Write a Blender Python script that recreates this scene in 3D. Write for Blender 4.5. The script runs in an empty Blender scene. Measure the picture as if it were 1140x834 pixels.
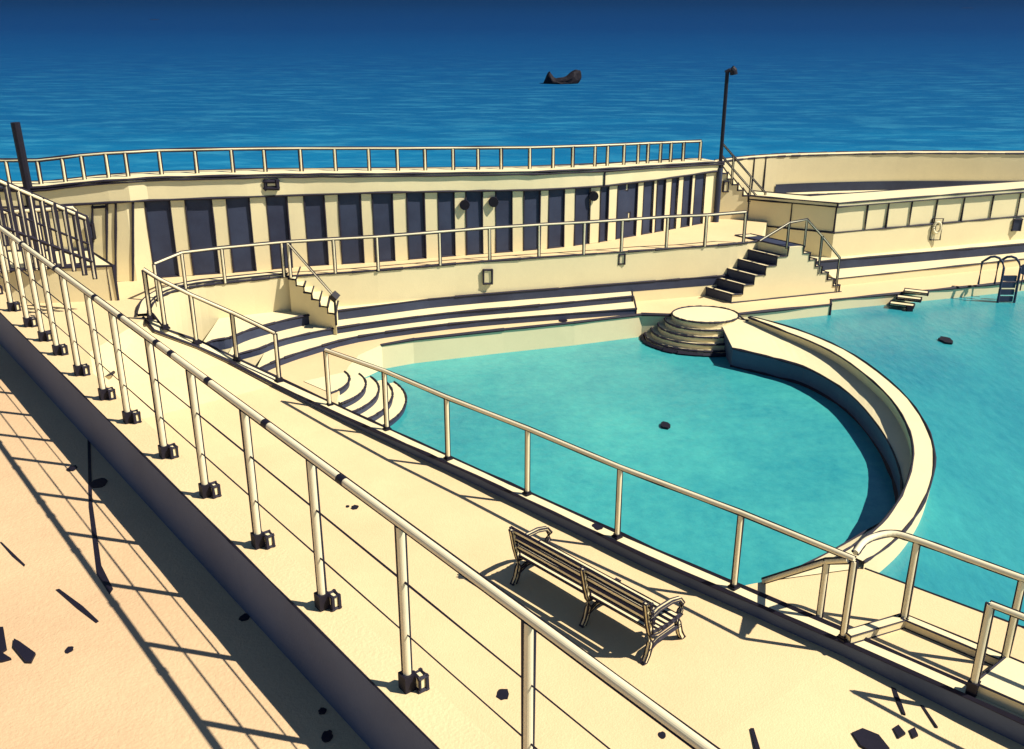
import bpy, bmesh, math, random
from mathutils import Vector, noise
random.seed(7)
scene = bpy.context.scene
R = math.radians
# ---------------------------------------------------------------- camera, sky, sun
CH, PITCH, FPX = 8.0, R(21.5), 1100.0
cam_d = bpy.data.cameras.new('camera'); cam = bpy.data.objects.new('camera', cam_d)
scene.collection.objects.link(cam); scene.camera = cam
cam.location = (0, 0, CH); cam.rotation_euler = (R(90) - PITCH, 0, 0)
cam_d.sensor_width = 36.0; cam_d.lens = FPX / 1140 * 36; cam_d.clip_end = 6000; cam_d.clip_start = .05
SUN_EL, SUN_AZ = 49.0, -14.0          # azimuth measured from +X (photo right), negative = towards the viewer
w = bpy.data.worlds.new('World'); scene.world = w; w.use_nodes = True
nt = w.node_tree; nt.nodes.clear()
sky = nt.nodes.new('ShaderNodeTexSky'); sky.sky_type = 'NISHITA'; sky.sun_disc = False
sky.ozone_density = 6; sky.dust_density = .2; sky.sun_elevation = R(SUN_EL); sky.sun_rotation = R(90 - SUN_AZ)
bg = nt.nodes.new('ShaderNodeBackground'); bg.inputs['Strength'].default_value = .05
wo = nt.nodes.new('ShaderNodeOutputWorld')
nt.links.new(sky.outputs[0], bg.inputs[0]); nt.links.new(bg.outputs[0], wo.inputs[0])
sd = bpy.data.lights.new('sun', 'SUN'); sd.energy = 5.0; sd.angle = R(.5); sd.color = (1, .93, .8)
sun = bpy.data.objects.new('sun', sd); scene.collection.objects.link(sun)
sv = Vector((math.cos(R(SUN_EL)) * math.cos(R(SUN_AZ)), math.cos(R(SUN_EL)) * math.sin(R(SUN_AZ)), math.sin(R(SUN_EL))))
sun.rotation_euler = sv.to_track_quat('Z', 'Y').to_euler(); sun.location = (20, 0, 30)
vs = scene.view_settings; vs.view_transform = 'Standard'; vs.look = 'None'; vs.gamma = 1; vs.exposure = .3
scene.render.resolution_x = 1024; scene.render.resolution_y = 749
scene.render.engine = 'CYCLES'; scene.cycles.diffuse_bounces = 1

# ---------------------------------------------------------------- survey helper: photo measurement -> metres at height z
def at(px, py, z):
    x = (px - 570) / FPX; y = -(py - 417) / FPX
    dy = math.cos(PITCH) + y * math.sin(PITCH); dz = -math.sin(PITCH) + y * math.cos(PITCH)
    t = (z - CH) / dz
    return Vector((x * t, dy * t, z))
def col(p):
    d = p.z - CH
    dep = p.y * math.cos(PITCH) - d * math.sin(PITCH)
    return 570 + FPX * p.x / dep
CAMP = Vector((0, 0, CH))

# ---------------------------------------------------------------- materials
def mat(name, c, rough=.7, var=.12, scale=1.2, bump=.15, c2=None, spec=.3, bscale=40, stretch=None, fleck=0):
    m = bpy.data.materials.new(name); m.use_nodes = True; n = m.node_tree; L = n.links
    b = n.nodes['Principled BSDF']; b.inputs['Roughness'].default_value = rough
    b.inputs['Specular IOR Level'].default_value = spec
    tc = n.nodes.new('ShaderNodeTexCoord'); g = n.nodes.new('ShaderNodeNewGeometry')
    src = g.outputs['Position']
    if stretch:
        mp = n.nodes.new('ShaderNodeMapping'); mp.inputs['Scale'].default_value = stretch
        L.new(src, mp.inputs['Vector']); src = mp.outputs[0]
    no = n.nodes.new('ShaderNodeTexNoise'); no.inputs['Scale'].default_value = scale; no.inputs['Detail'].default_value = 8
    no.inputs['Roughness'].default_value = .65
    L.new(src, no.inputs['Vector'])
    cr = n.nodes.new('ShaderNodeValToRGB'); cr.color_ramp.elements[0].position = .3; cr.color_ramp.elements[1].position = .72
    d = c2 or tuple(x * (1 - var) for x in c)
    cr.color_ramp.elements[0].color = (*d, 1); cr.color_ramp.elements[1].color = (*c, 1)
    fac = no.outputs[0]
    if fleck:
        n3 = n.nodes.new('ShaderNodeTexNoise'); n3.inputs['Scale'].default_value = fleck; n3.inputs['Detail'].default_value = 6; n3.inputs['Roughness'].default_value = .8
        L.new(src, n3.inputs['Vector'])
        mx = n.nodes.new('ShaderNodeMixRGB'); mx.inputs[0].default_value = .32; L.new(fac, mx.inputs[1]); L.new(n3.outputs[0], mx.inputs[2]); fac = mx.outputs[0]
    L.new(fac, cr.inputs[0]); L.new(cr.outputs[0], b.inputs['Base Color'])
    if bump:
        n2 = n.nodes.new('ShaderNodeTexNoise'); n2.inputs['Scale'].default_value = bscale; n2.inputs['Detail'].default_value = 5
        L.new(src, n2.inputs['Vector'])
        bp = n.nodes.new('ShaderNodeBump'); bp.inputs['Strength'].default_value = bump; bp.inputs['Distance'].default_value = .02
        L.new(n2.outputs[0], bp.inputs['Height']); L.new(bp.outputs[0], b.inputs['Normal'])
    return m
M = {}
M['white'] = mat('cream_paint', (.93, .80, .48), .7, .12, .8, fleck=9)
M['deck'] = mat('cream_concrete', (.83, .68, .38), .8, c2=(.76, .53, .29), scale=.33, fleck=14, bump=.3)
M['prom'] = mat('peach_concrete', (.80, .59, .34), .8, c2=(.62, .40, .23), scale=.35, fleck=18, bump=.35)
M['rail'] = mat('cream_rail_paint', (.95, .84, .56), .55, .08, 5, 0)
M['ink'] = mat('dark_edging', (.022, .018, .035), .7, .3, 6, 0)
M['navy'] = mat('navy_paint_and_shade', (.050, .066, .120), .65, c2=(.026, .030, .060), scale=.8)  # real navy paint, also shade put into stair treads and dark bands
M['slate'] = mat('slate_shade', (.10, .135, .225), .65, c2=(.075, .10, .17), scale=.8)  # shade of faces turned from the sun, put into the colour
M['black'] = mat('black_metal', (.012, .010, .022), .6, .3, 3, 0)
M['rock'] = mat('black_rock', (.015, .012, .02), .8, .5, 3, .6, bscale=3)
M['small'] = mat('shallow_pool_water', (.10, .54, .47), .26, c2=(.008, .22, .29), scale=.15, bump=.7, bscale=5, spec=.45, fleck=3)
M['main'] = mat('deep_pool_water', (.06, .42, .42), .25, c2=(.008, .17, .27), scale=.16, bump=.7, bscale=4, spec=.45, stretch=(1.6, .7, 1), fleck=3)
def sea_mat():
    m = bpy.data.materials.new('sea_water'); m.use_nodes = True; n = m.node_tree; L = n.links
    b = n.nodes['Principled BSDF']; b.inputs['Roughness'].default_value = .6
    b.inputs['Specular IOR Level'].default_value = .03
    g = n.nodes.new('ShaderNodeNewGeometry'); sp = n.nodes.new('ShaderNodeSeparateXYZ'); L.new(g.outputs['Position'], sp.inputs[0])
    # water deepens away from the shore
    mr = n.nodes.new('ShaderNodeMapRange'); mr.inputs['From Min'].default_value = 50; mr.inputs['From Max'].default_value = 700
    mp = n.nodes.new('ShaderNodeMapping'); mp.inputs['Scale'].default_value = (.05, .11, 1); L.new(g.outputs['Position'], mp.inputs[0])
    no = n.nodes.new('ShaderNodeTexNoise'); no.inputs['Scale'].default_value = 1; no.inputs['Detail'].default_value = 9; no.inputs['Roughness'].default_value = .7
    L.new(mp.outputs[0], no.inputs['Vector'])
    ad = n.nodes.new('ShaderNodeMath'); ad.operation = 'MULTIPLY_ADD'; L.new(no.outputs[0], ad.inputs[0]); ad.inputs[1].default_value = 60
    L.new(sp.outputs['Y'], ad.inputs[2])
    L.new(ad.outputs[0], mr.inputs['Value'])
    cr = n.nodes.new('ShaderNodeValToRGB'); e = cr.color_ramp.elements
    e[0].position = .0; e[0].color = (.010, .33, .50, 1)
    e[1].position = 1; e[1].color = (.001, .022, .085, 1)
    for p, c in ((.05, (.007, .19, .37)), (.10, (.004, .098, .245)), (.2, (.003, .062, .19)), (.4, (.002, .036, .135))):
        k = e.new(p); k.color = (*c, 1)
    L.new(mr.outputs[0], cr.inputs[0])
    # streaks of broken wave tops, strongest in the shallows
    mp2 = n.nodes.new('ShaderNodeMapping'); mp2.inputs['Scale'].default_value = (.17, .50, 1); L.new(g.outputs['Position'], mp2.inputs[0])
    n2 = n.nodes.new('ShaderNodeTexNoise'); n2.inputs['Scale'].default_value = 1.0; n2.inputs['Detail'].default_value = 10; n2.inputs['Roughness'].default_value = .72
    L.new(mp2.outputs[0], n2.inputs['Vector'])
    r2 = n.nodes.new('ShaderNodeValToRGB'); r2.color_ramp.elements[0].position = .48; r2.color_ramp.elements[1].position = .76
    L.new(n2.outputs[0], r2.inputs[0])
    fd = n.nodes.new('ShaderNodeMapRange'); fd.inputs['From Min'].default_value = 60; fd.inputs['From Max'].default_value = 190
    fd.inputs['To Min'].default_value = .55; fd.inputs['To Max'].default_value = .04; L.new(sp.outputs['Y'], fd.inputs['Value'])
    mu = n.nodes.new('ShaderNodeMath'); mu.operation = 'MULTIPLY'; L.new(r2.outputs[0], mu.inputs[0]); L.new(fd.outputs[0], mu.inputs[1])
    mx = n.nodes.new('ShaderNodeMixRGB'); mx.inputs[2].default_value = (.08, .42, .56, 1)
    L.new(mu.outputs[0], mx.inputs[0]); L.new(cr.outputs[0], mx.inputs[1]); L.new(mx.outputs[0], b.inputs['Base Color'])
    bp = n.nodes.new('ShaderNodeBump'); bp.inputs['Strength'].default_value = .5; bp.inputs['Distance'].default_value = .25
    L.new(n2.outputs[0], bp.inputs['Height']); L.new(bp.outputs[0], b.inputs['Normal'])
    return m
M['sea'] = sea_mat()

# ---------------------------------------------------------------- mesh builder
def tag(o, label=None, cat=None, group=None, kind=None):
    if label: o['label'] = label
    if cat: o['category'] = cat
    if group: o['group'] = group
    if kind: o['kind'] = kind
    return o
def root(name, loc, label, cat, group=None, rz=0):
    o = bpy.data.objects.new(name, None); scene.collection.objects.link(o); o.location = loc; o.rotation_euler = (0, 0, rz)
    o.empty_display_size = .3
    return tag(o, label, cat, group)
class MB:
    def __init__(s): s.v = []; s.f = []; s.m = []
    def add(s, vs, fs, m):
        n = len(s.v); s.v += [Vector(a) for a in vs]
        for f in fs: s.f.append([n + i for i in f]); s.m.append(m)
    def ink(s, path, r, wob=.35, closed=False, seg=.6):
        r *= 1.75
        pts = []
        P = [Vector(p) for p in path]
        if closed: P.append(P[0])
        for a, b in zip(P, P[1:]):
            k = max(1, int((b - a).length / seg))
            for i in range(k): pts.append(a.lerp(b, i / k))
        pts.append(P[-1])
        if len(pts) < 2: return
        rings = []
        for i, p in enumerate(pts):
            t = (pts[min(i + 1, len(pts) - 1)] - pts[max(i - 1, 0)])
            if t.length < 1e-6: t = Vector((0, 0, 1))
            t.normalize()
            u = t.cross(Vector((0, 0, 1)))
            if u.length < .15: u = t.cross(Vector((1, 0, 0)))
            u.normalize(); q = t.cross(u)
            rr = r * (1 + random.uniform(-wob, wob))
            e = p - t * r * .8 if i == 0 else (p + t * r * .8 if i == len(pts) - 1 else p)
            rings.append([e + u * rr, e + q * rr, e - u * rr, e - q * rr])
        vs = [x for g in rings for x in g]; fs = []
        for i in range(len(rings) - 1):
            for k in range(4): fs.append((i * 4 + k, i * 4 + (k + 1) % 4, i * 4 + 4 + (k + 1) % 4, i * 4 + 4 + k))
        fs.append((0, 1, 2, 3)); l = len(vs) - 4; fs.append((l, l + 1, l + 2, l + 3))
        s.add(vs, fs, 'ink')
    def prism(s, poly, z0, z1=None, top='white', side='white', ir=.018, edges='all', verts=None, bottom=False):
        """poly of Vectors; z1 None = each vertex's own z.  edges: which top edges get the dark arris; verts: which corners"""
        n = len(poly); T = [Vector((p[0], p[1], p[2] if z1 is None else z1)) for p in poly]
        B = [Vector((p[0], p[1], z0)) for p in poly]
        s.add(T, [list(range(n))], top)
        s.add(B, [list(range(n))], side)
        s.add(T + B, [(i, (i + 1) % n, n + (i + 1) % n, n + i) for i in range(n)], side)
        if not ir: return s
        E = range(n) if edges == 'all' else edges
        run = []
        for i in E: s.ink([T[i], T[(i + 1) % n]], ir)
        if bottom:
            for i in E: s.ink([B[i], B[(i + 1) % n]], ir)
        for i in (verts if verts is not None else []): s.ink([T[i], B[i]], ir)
        return s
    def box(s, c, size, rz=0, mt='white', ir=.01, rot=None):
        cx = Vector(c); h = [x / 2 for x in size]
        vs = []
        for x in (-1, 1):
            for y in (-1, 1):
                for z in (-1, 1):
                    v = Vector((x * h[0], y * h[1], z * h[2]))
                    if rot is not None: v = rot @ v
                    elif rz: v = Vector((v.x * math.cos(rz) - v.y * math.sin(rz), v.x * math.sin(rz) + v.y * math.cos(rz), v.z))
                    vs.append(cx + v)
        s.add(vs, [(0, 1, 3, 2), (4, 6, 7, 5), (0, 4, 5, 1), (2, 3, 7, 6), (0, 2, 6, 4), (1, 5, 7, 3)], mt)
        if ir:
            for a, b in ((0, 1), (2, 3), (4, 5), (6, 7), (0, 2), (1, 3), (4, 6), (5, 7), (0, 4), (1, 5), (2, 6), (3, 7)):
                s.ink([vs[a], vs[b]], ir)
    def sweep(s, path, r, mt='rail', n=16, ir=.01, square=None, corners=False):
        P = [Vector(p) for p in path]; rings = []; L1 = []; L2 = []; C = [[] for _ in range(4)]
        for i, p in enumerate(P):
            t = P[min(i + 1, len(P) - 1)] - P[max(i - 1, 0)]; t.normalize()
            u = t.cross(Vector((0, 0, 1)))
            if u.length < .1: u = Vector((1, 0, 0)) - t * t.x
            u.normalize(); q = u.cross(t)
            if square:
                a, b = square
                g = [p + u * a + q * b, p - u * a + q * b, p - u * a - q * b, p + u * a - q * b]
                for k in range(4): C[k].append(g[k])
                rings.append(g)
            else:
                rings.append([p + (u * math.cos(k * 2 * math.pi / n) + q * math.sin(k * 2 * math.pi / n)) * r for k in range(n)])
                sd_ = t.cross(p - CAMP); sd_.normalize()
                L1.append(p + sd_ * r); L2.append(p - sd_ * r)
        k = 4 if square else n
        vs = [x for g in rings for x in g]; fs = []
        for i in range(len(rings) - 1):
            for j in range(k): fs.append((i * k + j, i * k + (j + 1) % k, i * k + k + (j + 1) % k, i * k + k + j))
        fs.append(list(range(k))); fs.append(list(range(len(vs) - k, len(vs))))
        s.add(vs, fs, mt)
        if ir:
            if square:
                for c in C: s.ink(c, ir)
                s.ink(rings[0], ir, closed=True); s.ink(rings[-1], ir, closed=True)
            else: s.ink(L1, ir); s.ink(L2, ir)
        return s
    def build(s, name, parent=None, label=None, cat=None, group=None, kind=None, local=False, bevel=0):
        mats = []
        for k in s.m:
            if k not in mats: mats.append(k)
        loc = Vector((0, 0, 0))
        if not local:
            if parent: loc = Vector(parent.location)
            elif not kind:
                zs = [p.z for p in s.v]; xs = [p.x for p in s.v]; ys = [p.y for p in s.v]
                loc = Vector(((min(xs) + max(xs)) / 2, (min(ys) + max(ys)) / 2, min(zs)))
        me = bpy.data.meshes.new(name); me.from_pydata([p - loc for p in s.v], [], s.f)
        for k in mats: me.materials.append(M[k])
        for p, k in zip(me.polygons, s.m): p.material_index = mats.index(k)
        bm = bmesh.new(); bm.from_mesh(me); bmesh.ops.recalc_face_normals(bm, faces=bm.faces)
        bm.to_mesh(me); bm.free(); me.update()
        o = bpy.data.objects.new(name, me); scene.collection.objects.link(o)
        if parent: o.parent = parent
        elif not kind: o.location = loc
        return tag(o, label, cat, group, kind)
def smooth(pts, k=5):
    P = [Vector(p) for p in pts]; out = []
    for i in range(len(P) - 1):
        a = P[max(i - 1, 0)]; b = P[i]; c = P[i + 1]; d = P[min(i + 2, len(P) - 1)]
        for j in range(k):
            t = j / k
            out.append(.5 * ((2 * b) + (c - a) * t + (2 * a - 5 * b + 4 * c - d) * t * t + (3 * b - a - 3 * c + d) * t ** 3))
    out.append(P[-1]); return out
def pz(lst, z): return [at(x, y, z) for x, y in lst]

# ================================================================ SETTING
# sea
m = MB(); m.add([(-2500, -60, -3), (2500, -60, -3), (2500, 5000, -3), (-2500, 5000, -3)], [(0, 1, 2, 3)], 'sea')
m.build('sea', kind='structure')

# ---- promenade (viewer's level) with its parapet kerb
ZP, ZK = 3.26, 3.85
base0, base1 = Vector((-4.0, 9.32, 0)), Vector((-.635, 5.07, 0))
D = (base1 - base0).normalized(); N = Vector((-D.y, D.x, 0))       # N points to the pool
def pline(s, off, z): p = base0 + D * s + N * off; return Vector((p.x, p.y, z))
m = MB()
m.prism([pline(-9, -.1, 0), pline(14, -.1, 0), pline(14, -14, 0), pline(-9, -14, 0)], -2.9, ZP, 'prom', 'deck', 0)
m.build('promenade', kind='structure')
m = MB()
KL = -.15
m.prism([pline(-9, .14, 0), pline(14, .14, 0), pline(14, KL, 0), pline(-9, KL, 0)], -2.8, ZK, 'deck', 'slate', 0)  # side coloured slate to deepen the shade on its face
m.ink([pline(-9, KL, ZK), pline(14, KL, ZK)], .006)
m.build('parapet_kerb', label='long raised cream kerb with a shaded face carrying the big foreground railing', cat='kerb')

# ---- pool side line K (outer edge of kerb, inner edge)
Kout = [(160, 354, 1.4), (172, 368, 1.22), (220, 386, .85), (255, 402, .5), (303, 427, .12), (385, 465, 0), (530, 530, 0), (720, 620, 0), (940, 715, 0), (1075, 775, 0), (1290, 872, 0)]
Kin = [(170, 350, 1.4), (183, 366, 1.22), (222, 380, .85), (258, 397, .5), (310, 421, .12), (392, 459, 0), (540, 526, 0), (730, 612, 0), (945, 704, 0), (1082, 764, 0), (1297, 861, 0)]
Ko = [at(*p) for p in Kout]; Ki = [at(*p) for p in Kin]
# near deck (with the bench)
m = MB(); DK = .205
DKS = [.05, .05, .05, .05, .06, .12, .18, .20, .22, .30, .34]
near = [p - Vector((0, 0, d)) for p, d in zip(Ko, DKS)]
lft = []
for i, p in enumerate(near):
    q = p - N * 7.5; lft.append(Vector((q.x, q.y, p.z)))
ex = [Vector((p.x, p.y, p.z)) + (Vector((.06, .05, 0))) for p in near]
m.add(lft + ex, [(i, i + 1, len(near) + i + 1, len(near) + i) for i in range(len(near) - 1)], 'deck')
m.build('pool_deck', kind='structure')
def deckz(x, y):
    s_ = x * D.x + y * D.y
    K = [(p.x * D.x + p.y * D.y, p.z) for p in near]
    for (a, za), (b, zb) in zip(K, K[1:]):
        if a <= s_ <= b: return za + (zb - za) * (s_ - a) / (b - a)
    return K[0][1] if s_ < K[0][0] else K[-1][1]
def at_deck(px, py):
    z = -.2
    for _ in range(4):
        p = at(px, py, z); z = deckz(p.x, p.y)
    return at(px, py, z)
# water sheets
m = MB(); m.add([Vector((-8, 24.5, -.62)), Vector((8.8, 25.0, -.62)), Vector((9.5, 17, -.62)), Vector((8.2, 12.5, -.62)), Vector((4.6, 10.2, -.62)), Vector((-6, 19, -.62))], [(0, 1, 2, 3, 4, 5)], 'small')
m.build('small_pool_water', kind='structure')

# kerb beside the pool
m = MB()
for i in range(len(Ko) - 1):
    z0 = -1.3; kf = 'slate' if i >= 4 else 'white'  # shade of the lower kerb face put in as slate
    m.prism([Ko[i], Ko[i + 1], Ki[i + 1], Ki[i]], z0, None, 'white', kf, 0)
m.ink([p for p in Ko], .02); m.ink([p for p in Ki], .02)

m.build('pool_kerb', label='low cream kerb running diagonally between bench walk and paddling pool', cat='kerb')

# platform at the near end of the curved wall
ring_out = [(797, 349), (822, 355), (850, 361), (900, 377), (950, 401), (1000, 440), (1028, 478), (1038, 515), (1030, 555), (1010, 590), (985, 615), (960, 632)]
ring_in = [(816, 388), (838, 393), (870, 401), (903, 412), (945, 438), (978, 475), (998, 512), (1004, 548), (988, 576), (950, 600), (905, 624), (858, 646)]
Ro = smooth([at(x, y, .02) for x, y in ring_out], 4); zin = [-.15, -.15, -.16, -.18, -.2, -.2, -.2, -.2, -.2, -.15, -.06, .02]
Ri = smooth([at(x, y, z) for (x, y), z in zip(ring_in, zin)], 4)
m = MB()
plat = pz([(828, 652), (858, 646), (905, 640), (960, 632), (1140, 699), (1400, 800)], 0) + [Ki[10], Ki[9], Ki[8]]
m.prism(plat, -1.25, 0, 'deck', 'white', .014, edges=[3, 4], verts=[])
m.build('poolside_platform', kind='structure')

# curved dividing wall
rt = root('curved_pool_wall', Ro[20] - Vector((0, 0, .5)), 'broad cream curved walkway wall sweeping round the paddling pool', 'pool wall')
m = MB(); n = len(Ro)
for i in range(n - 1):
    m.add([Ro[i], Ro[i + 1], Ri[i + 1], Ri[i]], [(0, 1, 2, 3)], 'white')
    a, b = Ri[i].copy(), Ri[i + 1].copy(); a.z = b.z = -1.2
    m.add([Ri[i], Ri[i + 1], b, a], [(0, 1, 2, 3)], 'slate')  # inner face carries its shade as slate colour
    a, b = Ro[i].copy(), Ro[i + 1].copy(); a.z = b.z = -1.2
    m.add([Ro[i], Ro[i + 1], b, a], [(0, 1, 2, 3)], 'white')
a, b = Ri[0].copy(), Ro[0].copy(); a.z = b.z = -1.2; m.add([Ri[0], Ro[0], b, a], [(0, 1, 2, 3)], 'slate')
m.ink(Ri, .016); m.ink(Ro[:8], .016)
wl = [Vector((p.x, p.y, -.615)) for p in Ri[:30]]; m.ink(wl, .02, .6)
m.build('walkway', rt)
m = MB(); lip = []
for i in range(6, n):
    t = Ro[min(i + 1, n - 1)] - Ro[i - 1]; nn = Vector((t.y, -t.x, 0)).normalized()
    if (Ri[i] - Ro[i]).dot(nn) < 0: nn = -nn
    wdt = .32 * min(1, (i - 5) / 6)
    lip.append((Ro[i] - nn * .02, Ro[i] + nn * (wdt + .02)))
for (a, b), (c, d) in zip(lip, lip[1:]):
    A, B, C_, D_ = [v.copy() for v in (a, b, d, c)]
    for v in (A, B, C_, D_): v.z = .13
    m.add([A, B, C_, D_], [(0, 1, 2, 3)], 'white')
    for u_, v_ in ((A, D_), (B, C_)):
        u2, v2 = u_.copy(), v_.copy(); u2.z = v2.z = -.1
        m.add([u_, v_, v2, u2], [(0, 1, 2, 3)], 'white')
m.ink([Vector((a.x, a.y, .13)) for a, b in lip], .015); m.ink([Vector((b.x, b.y, .13)) for a, b in lip], .015)
m.build('raised_rim', rt)

# ---- far side of the pools: surround at level 0
A0 = [(400, 392), (460, 378), (560, 367), (640, 359), (715, 350)]
front = pz([(311, 422), (374, 451), (380, 425), (388, 408), (400, 395), (425, 384), (460, 378), (560, 367), (640, 359), (715, 350), (800, 352), (925, 339)], 0)
right = pz([(925, 334), (1080, 319), (1140, 313), (1400, 286)], 0)
m = MB()
m.prism(front + right + [Vector((40, 33, 0)), Vector((-7, 27, 0)), at(290, 415, 0)], -1.5, 0, 'deck', 'white', .022, edges=list(range(5, 15)), verts=[11, 12])
m.build('pool_surround', kind='structure')
# main pool water (level -.3) outside the curved wall
Ro_in = [a.lerp(b, .12) for a, b in zip(Ro, Ri)]
poly = [Vector((p.x, p.y, -.3)) for p in Ro_in] + [at(1100, 730, -.3), at(1500, 830, -.3), Vector((40, 12, -.3)), Vector((40, 32, -.3)), Vector((10, 28, -.3))]
m = MB(); m.add(poly, [list(range(len(poly)))], 'main'); m.build('main_pool_water', kind='structure')

# ---- terraces curving round (paddling pool side)
def dn(c, z): return [Vector((p.x, p.y, z)) for p in c]
Wt = smooth(pz([(166, 352), (170, 338), (186, 327), (212, 320), (250, 315), (320, 308), (420, 301), (540, 291), (700, 280), (800, 273), (832, 270)], 1.4), 4)
Cf = smooth(pz([(284, 422), (296, 414), (318, 405), (345, 396), (400, 381), (500, 367), (600, 358), (708, 350)], 0), 3)
Bf = smooth(pz([(250, 411), (262, 404), (290, 396), (310, 388), (345, 379), (400, 369), (500, 356), (600, 347), (704, 337)], .12), 3)
Af = smooth(pz([(224, 399), (238, 392), (258, 388), (280, 379), (320, 368), (352, 361)], .27), 3) + [Vector((p.x, p.y - .05, .27)) for p in Wt[26:]]
rt = root('terrace_steps', Cf[8], 'sweeping cream terrace steps with navy risers behind the paddling pool', 'terrace steps')
def terr(cur, z, z0, backy, riser, name, ends=True):
    mm = MB(); back = [Vector((cur[-1].x + .1, 26.62 + z * .01, 0)), Vector((cur[0].x - .4, 26.62 + z * .01, 0))]
    P = list(cur) + back; k = len(cur)
    mm.prism(P, z0, z, 'white', 'white', .016, edges=list(range(k)), verts=[k - 1])
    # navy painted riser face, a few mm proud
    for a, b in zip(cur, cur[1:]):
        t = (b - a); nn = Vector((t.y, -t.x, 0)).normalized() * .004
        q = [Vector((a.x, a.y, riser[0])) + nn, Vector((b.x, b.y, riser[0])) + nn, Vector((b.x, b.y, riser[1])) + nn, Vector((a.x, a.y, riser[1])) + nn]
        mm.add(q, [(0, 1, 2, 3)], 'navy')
    return mm.build(name, rt)
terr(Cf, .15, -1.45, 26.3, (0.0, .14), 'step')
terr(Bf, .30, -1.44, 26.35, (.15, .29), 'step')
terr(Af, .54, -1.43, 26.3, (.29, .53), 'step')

# upper walkway in front of the cubicles, with its front wall
m = MB()
P = list(Wt) + [Vector((6.9, 26.9, 0)), Vector((8.2, 31.0, 0)), Vector((-20, 27, 0)), Vector((-20, 13, 0)), at(100, 392, 1.4)]
k = len(Wt)
m.prism(P, -1.42, 1.4, 'deck', 'white', .018, edges=list(range(k)), verts=[])
m.build('upper_walkway', kind='structure')
# second kerb line just inside, round the bend
m = MB(); cur = Wt[0:21]; 
inn = []
for i, p in enumerate(cur):
    t = Wt[i + 1] - Wt[max(i - 1, 0)]; nn = Vector((t.y, -t.x, 0)).normalized(); inn.append((p - nn * .02, p - nn * .24))
for (a, b), (c, d) in zip(inn, inn[1:]):
    q = [Vector((v.x, v.y, 1.47)) for v in (a, b, d, c)]
    m.add(q, [(0, 1, 2, 3)], 'white')
    for u_, v_ in ((q[0], q[3]), (q[1], q[2])):
        m.add([u_, v_, v_ - Vector((0, 0, .1)), u_ - Vector((0, 0, .1))], [(0, 1, 2, 3)], 'white')
m.ink([Vector((a.x, a.y, 1.47)) for a, b in inn], .014); m.ink([Vector((b.x, b.y, 1.47)) for a, b in inn], .014)
m.build('walkway_kerb', label='thin cream kerb following the rounded bend of the upper walkway', cat='kerb')

# ================================================================ CUBICLE BLOCK
Bl = smooth([Vector((-15.5, 22.0, 1.4)), Vector((-12.0, 22.55, 1.4))] + pz([(148, 313), (172, 310), (270, 303), (340, 297), (420, 292), (510, 285), (600, 278), (660, 271), (700, 264), (745, 256), (798, 246)], 1.4), 12)
Ls = [0]
for a, b in zip(Bl, Bl[1:]): Ls.append(Ls[-1] + (b - a).length)
def onB(s, off=0, z=1.4):
    s = max(0, min(Ls[-1], s)); i = 0
    while i < len(Ls) - 2 and Ls[i + 1] < s: i += 1
    a, b = Bl[i], Bl[i + 1]; t = (s - Ls[i]) / max(1e-6, Ls[i + 1] - Ls[i]); p = a.lerp(b, t)
    d = (Bl[min(i + 3, len(Bl) - 1)] - Bl[max(i - 2, 0)]).normalized(); nb = Vector((-d.y, d.x, 0))   # back normal
    p = p + nb * off; return Vector((p.x, p.y, z.at(s) if hasattr(z, 'at') else z))
def zrow(p, py):                     # height over plan point p seen on photo row py
    return CH - p.y * math.tan(PITCH - math.atan((417 - py) / FPX))
def interp(x, T):
    if x <= T[0][0]: return T[0][1]
    for (a, ya), (b, yb) in zip(T, T[1:]):
        if x <= b: return ya + (yb - ya) * (x - a) / (b - a)
    return T[-1][1]
def s_at(px, z=2.3):
    best = None
    for k in range(0, 2401):
        s = Ls[-1] * k / 2400; e = abs(col(onB(s, 0, z)) - px)
        if best is None or e < best[0]: best = (e, s)
    return best[1]
def strip(m, s0, s1, z0, z1, o0, o1, mt='white', ir=0, edges=(1, 1, 1, 1)):
    k = max(1, int((s1 - s0) / .45)); S = [s0 + (s1 - s0) * i / k for i in range(k + 1)]
    for a, b in zip(S, S[1:]):
        F = [onB(a, o0, z0), onB(b, o0, z0), onB(b, o0, z1), onB(a, o0, z1)]; G = [onB(a, o1, z0), onB(b, o1, z0), onB(b, o1, z1), onB(a, o1, z1)]
        m.add(F + G, [(0, 1, 2, 3), (4, 5, 6, 7), (3, 2, 6, 7), (0, 1, 5, 4)], mt)
    for s in (s0, s1): m.add([onB(s, o0, z0), onB(s, o0, z1), onB(s, o1, z1), onB(s, o1, z0)], [(0, 1, 2, 3)], mt)
    if ir:
        if edges[0]: m.ink([onB(s, o0, z1) for s in S], ir)
        if edges[1]: m.ink([onB(s, o0, z0) for s in S], ir)
        if edges[2]: m.ink([onB(s0, o0, z0), onB(s0, o0, z1)], ir)
        if edges[3]: m.ink([onB(s1, o0, z0), onB(s1, o0, z1)], ir)
TOPROW = [(40, 206), (100, 199), (180, 194), (300, 191), (450, 190), (600, 188), (670, 185), (790, 178)]
DOORROW = [(40, 230), (160, 223), (300, 218), (420, 214), (600, 211), (670, 207), (730, 200), (798, 190)]
NT = 60
TR = [(Ls[-1] * k / NT, zrow(onB(Ls[-1] * k / NT), interp(col(onB(Ls[-1] * k / NT, 0, 3.6)), TOPROW))) for k in range(NT + 1)]
TD = [(Ls[-1] * k / NT, zrow(onB(Ls[-1] * k / NT), interp(col(onB(Ls[-1] * k / NT, 0, 3.1)), DOORROW))) for k in range(NT + 1)]
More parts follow.
